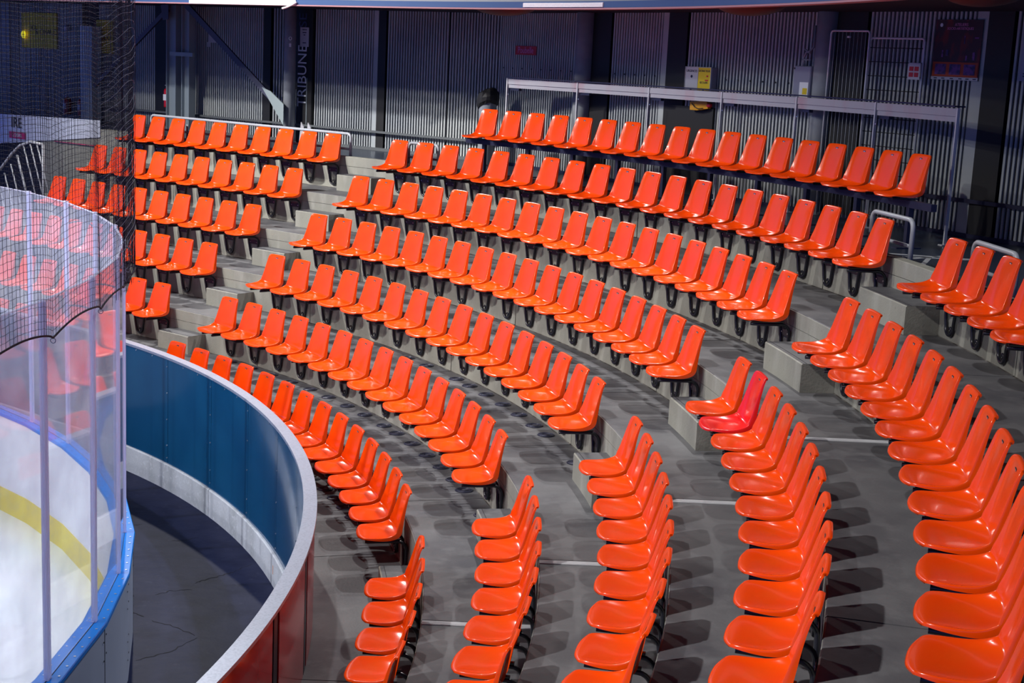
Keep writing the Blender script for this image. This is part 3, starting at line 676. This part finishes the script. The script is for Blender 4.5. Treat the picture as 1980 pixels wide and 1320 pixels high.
# round pillars and other columns
def pillar(P, s, r_, off, label, m='pillar', ztop=5.4):
    p = P(s, WALK, off); o = thing('concrete_pillar', label, 'pillar', p, 0)
    MB().tube([Vector((0, 0, 0)), Vector((0, 0, ztop - WALK))], r_, 24).build('shaft', M[m], o)
    MB().tube([Vector((0, 0, 0)), Vector((0, 0, .03))], r_ + .03, 24, smooth=False).build('base_ring', M[m], o)
    return o
pl1 = pillar(F1, -4.22, .10, .30, 'round concrete pillar just left of the vertical lettering')
bd = MB().tube([Vector((-.02, -.105, 1.74)) + Vector((.022 * math.cos(q * PI / 6), 0, .026 * math.sin(q * PI / 6))) for q in range(12)], .006, 5, closed=True).box((-.02, -.104, 1.63), (.035, .01, .06), None, .004)
bd.build('small_badge', M['pale_text'], pl1)
pillar(F2, 2.20, .135, .05, 'round concrete pillar behind the left part of the counter')
pillar(F2, 6.86, .12, .05, 'round concrete pillar left of the mesh gate')
wallbox(F1, d1, n1, -10.08, -9.70, WALK, 4.57, .25, .2, 'grey_column', mat('pale_column_paint', (0.50, 0.58, 0.62), .5))
tag(bpy.data.objects['grey_column'], 'pale grey steel column seen through the net', 'column')
# twin-leaf steel column with bracing
hc = thing('steel_column', 'twin grey steel column carrying the diagonal braces', 'column')
Z3 = Vector((0, 0, 1))
for s0, s1 in ((-7.46, -7.20), (-7.02, -6.82)):
    wallbox(F1, d1, n1, s0, s1, WALK, 5.3, .32, .02, 'web_plate', M['steel_paint'], hc)
    for s in (s0, s1): wallbox(F1, d1, n1, s - .008, s + .008, WALK, 5.3, .32, .14, 'flange', M['steel_paint'], hc)
wallbox(F1, d1, n1, -7.42, -6.78, 4.10, 4.17, .42, .05, 'clamp_plate', M['gusset'], hc)
wallbox(F1, d1, n1, -7.40, -6.85, WALK, WALK + .02, .32, .3, 'base_plate', M['steel_paint'], hc)
def strut(p, q, w_, m, name, label):
    t = (q - p).normalized(); u = n1; v = t.cross(u)
    o = thing(name, label, 'brace', p)
    MB().box((q - p) / 2, ((q - p).length, .05, w_), (t, u, v)).box((q - p) / 2 - u * .03, ((q - p).length, .012, w_ * 1.5), (t, u, v)).build('angle_bar', m, o)
    return o
b1 = strut(F1(-7.06, 5.06, .45), F1(-4.42, 3.34, .45), .07, M['brace'], 'diagonal_brace', 'long dark diagonal brace running down right to the round pillar')
g_ = MB(); O_ = F1(-7.06, 5.06, .45)
gp = [F1(s, z, .49) - O_ for s, z in ((-4.92, 3.66), (-4.70, 3.60), (-4.36, 3.40), (-4.36, 3.05))]
g_.add(gp + [p + n1 * .015 for p in gp], [(0, 1, 2, 3), (4, 5, 6, 7), (0, 1, 5, 4), (1, 2, 6, 5), (2, 3, 7, 6), (3, 0, 4, 7)]).build('gusset_plate', M['gusset'], b1)
b2 = strut(F1(-7.5, 4.90, .45), F1(-9.75, 3.45, .45), .055, M['brace'], 'diagonal_brace', 'shorter dark diagonal brace running down left behind the net')
gp = [F1(s, z, .50) - F1(-7.5, 4.90, .45) for s, z in ((-7.72, 4.98), (-7.5, 5.02), (-7.5, 4.74), (-7.66, 4.72))]
MB().add(gp + [p + n1 * .012 for p in gp], [(0, 1, 2, 3), (4, 5, 6, 7), (0, 1, 5, 4), (1, 2, 6, 5), (2, 3, 7, 6), (3, 0, 4, 7)]).build('gusset_plate', M['brace'], b2)
# fire extinguishers
def extinguisher(s, z0, hgt, label, m='red'):
    o = thing('fire_extinguisher', label, 'extinguisher', F1(s, z0, .16), rzF1); r_ = hgt * .22
    V = [(r_ * .98, 0), (r_, .02), (r_, hgt * .74), (r_ * .85, hgt * .83), (r_ * .4, hgt * .89), (r_ * .3, hgt * .93)]
    mb = MB(); n = 16; vs_ = [Vector((a * math.cos(2 * PI * k / n), a * math.sin(2 * PI * k / n), z)) for a, z in V for k in range(n)]
    mb.add(vs_, [(i * n + k, i * n + (k + 1) % n, (i + 1) * n + (k + 1) % n, (i + 1) * n + k) for i in range(len(V) - 1) for k in range(n)] + [tuple(range(n)), tuple((len(V) - 1) * n + k for k in range(n))], True)
    mb.build('cylinder_body', M[m], o)
    MB().box((0, -.01, hgt * .965), (.025, .07, .03), None, .004).box((0, -.05, hgt), (.018, .07, .012), None, .002).build('valve_handle', M['white'], o)
    MB().tube([Vector((.02, -.03, hgt * .95)), Vector((r_ * 1.2, -.05, hgt * .8)), Vector((r_ * 1.25, -.04, hgt * .4)), Vector((r_ * 1.1, -.05, hgt * .15))], .009, 6).build('hose', M['black'], o)
    MB().box((0, -r_ * .99, hgt * .45), (r_ * 1.1, .004, hgt * .28)).build('label_plate', M['white'], o)
    MB().box((0, .10, hgt * .6), (.04, .16, .03)).build('wall_hook', M['black'], o)
extinguisher(-7.48, 3.16, .40, 'red fire extinguisher hung by the steel column')
extinguisher(-10.65, 2.85, .36, 'red fire extinguisher seen through the net, left of the pair')
extinguisher(-10.18, 2.85, .36, 'red fire extinguisher seen through the net, right of the pair')
# dark service door leaf with vertical lettering
td = thing('lettered_panel', 'dark upright panel with vertical pale lettering TRIBUNE', 'sign', F1(-3.86, WALK, .06), rzF1)
MB().box((0, 0, 1.25), (.42, .05, 2.5), None, .004).build('panel', M['black'], td)
MB().box((-.155, -.028, .45), (.012, .01, .9)).box((.10, -.028, .55), (.012, .01, 1.1)).build('edge_trim', M['steel_paint'], td)
text('lettering', 'TRIBUNE', .30, M['pale_text'], td, (-.01, -.030, 1.13), (PI / 2, -PI / 2, 0), sx=.86)
text('lettering', 'SE', .26, mat('dim_text', (.05, .055, .16), .6), td, (-.01, -.030, 2.05), (PI / 2, -PI / 2, 0))
pp = thing('paper_notice', 'pale paper notice taped over the dark lettered panel', 'notice', F1(-3.87, 4.36, .095), rzF1)
MB().box((0, 0, .165), (.21, .003, .32)).build('sheet', M['paper'], pp)
for z, w_ in ((.24, .09), (.20, .04), (.07, .08)): MB().box((.0, -.003, z), (w_, .002, .014)).build('printed_line', M['post_dark'], pp)
text('lettering', 'TRIBUNE', .030, M['post_dark'], pp, (0, -.003, .285))
sb = thing('ski_tips', 'pair of pale pointed boards leaning at the foot of the lettered panel', 'boards', F1(-3.93, WALK, .17), rzF1)
for x in (0, .17):
    MB().add([(x - .03, 0, 0), (x + .06, 0, 0), (x + .05, .03, .28), (x - .02, .03, .36), (x - .03, .02, 0), (x + .06, .02, 0), (x + .05, .05, .28), (x - .02, .05, .36)], [(0, 1, 2, 3), (4, 5, 6, 7), (0, 1, 5, 4), (1, 2, 6, 5), (2, 3, 7, 6), (3, 0, 4, 7)]).build('board', M['paper'], sb)
# paper by the brace
p2 = thing('paper_notice', 'small blank paper notice on the slats behind the long diagonal brace', 'notice', F1(-6.25, 4.36, .03), rzF1)
MB().box((0, 0, .09), (.22, .003, .17)).box((-.10, .0, -.03), (.09, .003, .09)).build('sheet', M['paper'], p2)
# yellow signs behind the net
def ysign(s0, s1, z0, z1, words, label):
    o = thing('yellow_sign', label, 'sign', F1((s0 + s1) / 2, z0, .05), rzF1)
    MB().box((0, 0, (z1 - z0) / 2), (s1 - s0, .012, z1 - z0), None, .003).build('board', M['sign_yellow'], o)
    for (t, x, z, sz) in words: text('lettering', t, sz, M['black'], o, (x, -.009, z))
    return o
ysign(-12.2, -10.98, 4.10, 4.80, [('JOL', -.17, .40, .15), ('& CHAUD', .25, .32, .17)], 'wide yellow sign seen through the net at far left')
ysign(-9.69, -9.15, 4.07, 4.70, [('YOLO', -.02, .30, .17)], 'narrow yellow sign right of the grey column behind the net')
ld_ = thing('signal_lamp', 'small lit lemon yellow round lamp in front of the wide yellow sign', 'lamp', F1(-12.14, 4.36, .10), rzF1)  # plain yellow disc, its glow is added by the material
MB().tube([Vector((0, 0, 0)), Vector((0, -.012, 0))], .075, 20, smooth=False).build('disc', M['lemon'], ld_)
MB().box((0, -.014, 0), (.09, .003, .012)).box((0, -.014, 0), (.012, .003, .07)).build('cross_mark', M['sign_yellow'], ld_)
lm = thing('small_wall_lamp', 'small pale round wall lamp right of the wide yellow sign', 'lamp', F1(-10.68, 4.52, .10), rzF1)
MB().tube([Vector((0, .05, 0)), Vector((0, -.02, 0))], .05, 16).build('lens', M['paper'], lm)
MB().tube([Vector((0, .08, 0)), Vector((0, .05, 0))], .065, 16).build('housing', M['steel_paint'], lm)
# POUBELLE sign, bin
ps = thing('red_sign', 'small red sign reading Poubelle on the slatted wall', 'sign', F2(.69, 4.40, .035), rzF2)
MB().box((0, 0, .055), (.56, .006, .13), None, .002).build('plate', M['sign_red'], ps)
text('lettering', 'Poubelle', .13, M['pink_text'], ps, (0, -.005, .055), sx=.95)
bn = thing('waste_bin', 'grey waste bin with crumpled black bag beside the raised back row', 'bin', (14.33, 8.05, WALK), rzF2)
mb = MB(); n = 18
V = [(.105, 0), (.115, .02), (.13, .80), (.135, .82)]
mb.add([Vector((a * math.cos(2 * PI * k / n), a * math.sin(2 * PI * k / n), z)) for a, z in V for k in range(n)], [(i * n + k, i * n + (k + 1) % n, (i + 1) * n + (k + 1) % n, (i + 1) * n + k) for i in range(3) for k in range(n)] + [tuple(range(n))], True)
mb.build('drum', M['pillar'], bn)
mb = MB(); rr_ = random.Random(3); V = [(.14, .76), (.165, .80), (.17, .86), (.16, .92), (.13, .955), (.05, .965)]
mb.add([Vector(((a + rr_.uniform(-.012, .012)) * math.cos(2 * PI * k / n), (a + rr_.uniform(-.012, .012)) * math.sin(2 * PI * k / n), z + rr_.uniform(-.012, .012) + .05 * math.cos(2 * PI * k / n))) for a, z in V for k in range(n)], [(i * n + k, i * n + (k + 1) % n, (i + 1) * n + (k + 1) % n, (i + 1) * n + k) for i in range(len(V) - 1) for k in range(n)] + [tuple((len(V) - 1) * n + k for k in range(n))])
mb.build('black_bag', M['black'], bn); bn.scale = (1, 1, 1.13)
# first aid panel
fa = thing('defibrillator_cabinet', 'wall cabinet with half white half yellow front above the counter', 'cabinet', F2(4.73, 3.92, .08), rzF2)
MB().box((0, 0, .20), (.50, .10, .42), None, .012).build('case', M['glass_box'], fa)
MB().box((-.12, -.052, .21), (.24, .004, .38)).build('white_panel', M['paper'], fa)
MB().box((.12, -.052, .21), (.23, .004, .38)).build('yellow_panel', M['sign_yellow'], fa)
MB().tube([Vector((x, -.056, z)) for x, z in ((-.245, .0), (-.245, .405), (.245, .405), (.245, .0))], .006, 5).build('frame_trim', M['alu'], fa)
text('lettering', 'URGENCES', .042, M['post_dark'], fa, (-.12, -.056, .355))
text('lettering', 'EXTINCTEUR', .036, M['post_dark'], fa, (.12, -.056, .36))
text('lettering', 'SECOURS', .036, M['post_dark'], fa, (.12, -.056, .22))
for x, z, r_ in ((-.12, .29, .018), (-.12, .13, .016), (-.05, .11, .016), (.12, .12, .018), (.19, .10, .018)): MB().disc((x, -.055, z), r_, .003, 10, Vector((0, -1, 0))).build('printed_dot', M['post_dark'], fa)
MB().box((.18, -.056, .30), (.03, .003, .02)).box((.17, -.056, .25), (.06, .003, .014)).build('red_mark', M['red'], fa)
fb = thing('yellow_bag', 'crumpled yellow bag with red end hanging under the wall cabinet', 'bag', F2(4.72, 3.80, .10), rzF2)
MB().add([(-.14, -.03, .10), (.18, -.03, .12), (.20, -.02, .03), (.02, -.04, .0), (-.13, -.03, .0), (-.14, .03, .10), (.18, .03, .12), (.20, .03, .03), (.02, .03, .0), (-.13, .03, .0)],
         [(0, 1, 2, 3, 4), (5, 6, 7, 8, 9), (0, 1, 6, 5), (1, 2, 7, 6), (2, 3, 8, 7), (3, 4, 9, 8), (4, 0, 5, 9)]).build('pouch', mat('amber', (.55, .26, .01), .5), fb)
MB().box((.20, 0, .07), (.07, .05, .05), None, .01).build('red_end', M['red'], fb)
MB().tube([Vector((-.08, -.045, .08)), Vector((-.02, -.05, .04)), Vector((.05, -.05, .02)), Vector((.14, -.045, .03))], .006, 5).build('strap', M['black'], fb)
wallbox(F2, d2, n2, 4.12, 5.02, WALK, 3.84, .045, .03, 'dark_cupboard', M['black'])  # added black panel, its colour stands in for the shadowed opening here
tag(bpy.data.objects['dark_cupboard'], 'low black cupboard front under the yellow bag behind the counter', 'cupboard')
# electrical box
eb = thing('grey_cabinet', 'grey wall cabinet with a paper sheet left of the far round pillar', 'cabinet', F2(6.58, 3.98, .10), rzF2)
MB().box((0, 0, .20), (.27, .14, .42), None, .01).build('case', M['glass_box'], eb)
MB().box((.05, -.073, .12), (.14, .003, .22)).build('paper_sheet', M['white'], eb)
MB().box((.07, -.076, .13), (.07, .002, .07)).build('yellow_print', M['sign_yellow'], eb)
MB().disc((-.12, -.072, .38), .010, .004, 8, Vector((0, -1, 0))).build('lock', M['black'], eb)
MB().tube([Vector((-.04, 0, .41)), Vector((-.04, -.02, .50)), Vector((.0, -.03, .56)), Vector((.05, -.03, .57)), Vector((.08, 0, .62)), Vector((.08, 0, .86))], .013, 6).tube([Vector((-.06, -.03, .48)), Vector((.08, -.03, .48))], .010, 6).tube([Vector((-.03, -.03, .60)), Vector((.08, -.03, .54))], .010, 6).build('pipework', M['steel_paint'], eb)
# mesh gate: two leaves of wire bars
def gate(s0, s1, z1, hb, off, label, panel_sign=False, m='alu'):
    o = thing('mesh_gate', label, 'gate', F2(s0, WALK, off), rzF2); W = s1 - s0; H = z1 - WALK
    MB().tube([Vector((0, 0, .02)), Vector((0, 0, H - .03)), Vector((.012, 0, H - .008)), Vector((.03, 0, H)), Vector((W - .03, 0, H)), Vector((W - .012, 0, H - .008)), Vector((W, 0, H - .03)), Vector((W, 0, .02))], .012, 8).build('frame', M[m], o)
    vb = int(W / .055)
    for i in range(1, vb): MB().tube([Vector((W * i / vb, 0, .03)), Vector((W * i / vb, 0, H - .01))], .0035, 5).build('bar', M['slat'], o)
    for j in range(hb): MB().tube([Vector((0, -.005, .1 + j * (H - .2) / max(1, hb - 1))), Vector((W, -.005, .1 + j * (H - .2) / max(1, hb - 1)))], .0045, 5).build('cross_wire', M['black'], o)
    return o
g1 = gate(6.92, 7.49, 4.78, 0, .20, 'tall barred gate leaf right of the far round pillar')
MB().box((.28, -.012, 1.965), (.035, .03, .02), None, .004).build('latch', M['white'], g1)
g2 = gate(7.52, 8.27, 4.71, 13, .16, 'tall wire mesh gate leaf with a small red notice')
rn = thing('red_notice', 'small white notice with red print hung on the mesh gate', 'notice', F2(8.17, 4.30, .20), rzF2)
MB().box((0, 0, .08), (.16, .004, .17)).build('sheet', M['paper'], rn)
for x in (-.035, .035):
    for z in (.045, .105): MB().box((x, -.004, z), (.055, .003, .045)).build('red_square', M['sign_red'], rn)
# poster
po = thing('workshop_poster', 'tall dark red poster with pink heading on the slatted wall at right', 'poster', F2(8.71, 4.31, .04), rzF2)
MB().box((0, 0, .30), (.60, .006, .60)).build('sheet', M['poster'], po)
text('lettering', 'ATELIERS', .042, M['pink_text'], po, (.03, -.005, .548))
text('lettering', 'SOCIO-ARTISTIQUES', .036, M['pink_text'], po, (.02, -.005, .510))
MB().disc((-.225, -.003, .545), .019, .003, 14, Vector((0, -1, 0))).build('round_emblem', M['pale_text'], po)
MB().box((0, -.004, .105), (.58, .003, .145)).build('orange_band', M['poster_red'], po)
for x in (-.185, 0, .185): MB().box((x, -.007, .105), (.14, .003, .105)).build('picture', M['violet'], po)
MB().box((0, -.004, .015), (.60, .003, .03)).build('white_strip', M['paper'], po)
for x in (-.24, -.14, -.03, .08, .17, .26): MB().box((x, -.007, .015), (.04, .002, .010)).build('small_logo', M['post_dark'], po)
for x, z, w_, h_ in ((-.18, .26, .02, .07), (-.12, .27, .03, .06), (.09, .40, .015, .08), (.24, .42, .05, .015), (.22, .24, .03, .08), (.13, .22, .02, .05)): MB().box((x, -.005, z), (w_, .002, h_)).build('figure_patch', M['violet'], po)
s3 = thing('grey_sign', 'pale grey sign plate cut by the right edge of the frame', 'sign', F2(9.62, 4.33, .05), rzF2)
MB().box((0, 0, .24), (.22, .006, .48)).build('plate', M['glass_box'], s3)
for z in (.07, .045): MB().box((-.02, -.005, z), (.10, .002, .012)).build('printed_line', M['post_dark'], s3)

# ------------------------------------------------------------------ banner and balustrade at far left
bnr = thing('white_banner', 'long white banner hung on the concrete wall behind the net', 'banner', n1 * 14.60 - d1 * 8.9, rzF1)
MB().add([(-1.2, 0, 2.30), (2.65, 0, 2.70), (2.65, 0, 2.985), (-1.2, 0, 2.90), (-1.2, .006, 2.30), (2.65, .006, 2.70), (2.65, .006, 2.985), (-1.2, .006, 2.90)],
         [(0, 1, 2, 3), (4, 5, 6, 7), (0, 1, 5, 4), (1, 2, 6, 5), (2, 3, 7, 6), (3, 0, 4, 7)]).build('cloth', M['banner'], bnr)
text('lettering', 'IRE', .26, M['black'], bnr, (.20, -.012, 2.785), (PI / 2, 0, 0), .004, sx=.95)
MB().box((.22, -.010, 2.57), (.52, .004, .115)).build('magenta_strip', M['magenta'], bnr)
text('lettering', 'LOISIRS', .085, M['white'], bnr, (.22, -.014, 2.57))
MB().tube([Vector((1.35, -.01, 2.545)), Vector((2.6, -.01, 2.55))], .008, 6).build('maroon_cord', M['magenta'], bnr)
bs = thing('stair_balustrade', 'pale grey stair balustrade with slanting bars behind the net at far left', 'balustrade', n1 * 13.3, rzF1)
TZ = zk(4)
MB().tube([Vector((-5.95, 0, TZ)), Vector((-5.95, 0, 2.62))], .022, 8).build('newel_post', M['tube_grey'], bs)
MB().tube([Vector((-5.95, 0, 2.62)), Vector((-6.3, 0, 2.64)), Vector((-6.6, 0, 2.56)), Vector((-6.85, 0, 2.40)), Vector((-7.4, 0, 1.95)), Vector((-8.1, 0, 1.4))], .022, 8).build('top_rail', M['tube_grey'], bs)
for i in range(7):
    x = -6.12 - i * .19; zt_ = 2.60 - max(0, (abs(x) - 6.45)) * .85
    MB().tube([Vector((x, 0, zt_)), Vector((x + .42, 0, zt_ - 1.0))], .013 if i != 3 else .02, 6).build('bar', M['tube_grey'], bs)

# ================================================================== GALLERY above
gl_ = struct('ceiling')
gst = arcst(-60, TA, 1.6) + [(TA, 14)]
MB().sweep([(14.52, 4.99), (21, 4.99), (21, 5.35), (14.52, 5.35)], gst).build('gallery_slab', M['wall_dark'], gl_)
MB().sweep([(14.50, 5.020), (14.53, 5.020), (14.53, 5.35), (14.50, 5.35)], gst).build('gallery_upper_face', M['band_grey'], gl_)
MB().sweep([(14.48, 4.945), (14.53, 4.945), (14.53, 5.018), (14.48, 5.018)], gst).build('blue_band', M['band_blue'], gl_)
MB().sweep([(14.47, 4.925), (14.60, 4.925), (14.60, 4.943), (14.47, 4.943)], gst).build('pink_lip', M['band_pink'], gl_)
for a0_, a1_, lab in ((37, 45.5, ''), ):
    pass
tp = thing('tape_wrap', 'white plastic wrap taped along the gallery edge near the top centre', 'wrap')
MB().sweep([(14.462, 4.952), (14.478, 4.952), (14.478, 5.004), (14.462, 5.000)], arcst(13.3, 19.45, .5)).build('wrap', M['tape'], tp)
tp = thing('tape_wrap', 'long white plastic wrap on the gallery edge with a loose end at top left', 'wrap')
tw = MB().sweep([(14.462, 4.93), (14.478, 4.93), (14.478, 5.01), (14.462, 5.005)], [(TA, 1.38)] + [(TA, 1.6 + .31 * i) for i in range(0, 8)])
tw.build('wrap', M['tape'], tp)
MB().tube([pt(14.455, TA, 1.35, 4.975), pt(14.44, TA, 1.42, 4.94), pt(14.43, TA, 1.54, 4.90), pt(14.43, TA, 1.62, 4.885)], .016, 6).build('loose_end', M['tape'], tp)
for a_, lab in ((22.6, 'dark half-round hood under the gallery edge, left of the red sign'), (4.4, 'dark half-round hood under the gallery edge, centre right'), (-11.6, 'dark half-round hood under the gallery edge at top right')):
    er, et = fr(a_); o = thing('lamp_hood', lab, 'hood', pt(14.85, a_, 0, 4.99), rz(a_), 'dark hoods under the gallery edge')
    mb = MB(); n = 24; V = []; F_ = []
    for j in range(7):
        ph = j / 6 * PI / 2
        for k_ in range(n): V.append(Vector((.55 * math.cos(ph) * math.cos(2 * PI * k_ / n), .26 * math.cos(ph) * math.sin(2 * PI * k_ / n), -.13 * math.sin(ph))))
    F_ = [(j * n + k_, j * n + (k_ + 1) % n, (j + 1) * n + (k_ + 1) % n, (j + 1) * n + k_) for j in range(6) for k_ in range(n)]
    mb.add(V, F_, True); mb.build('hood_shell', M['drape'], o)
    MB().tube([Vector((.55 * math.cos(2 * PI * k_ / 30), .26 * math.sin(2 * PI * k_ / 30), -.004)) for k_ in range(30)], .010, 6, closed=True).build('rim', M['black'], o)
# ceiling far above the rink so that reflections meet a dark roof
tag(MB().box((0, 0, 13.5), (60, 60, .2)).build('ceiling_roof', M['wall_dark']), kind='structure')
print('seats', seat_count)
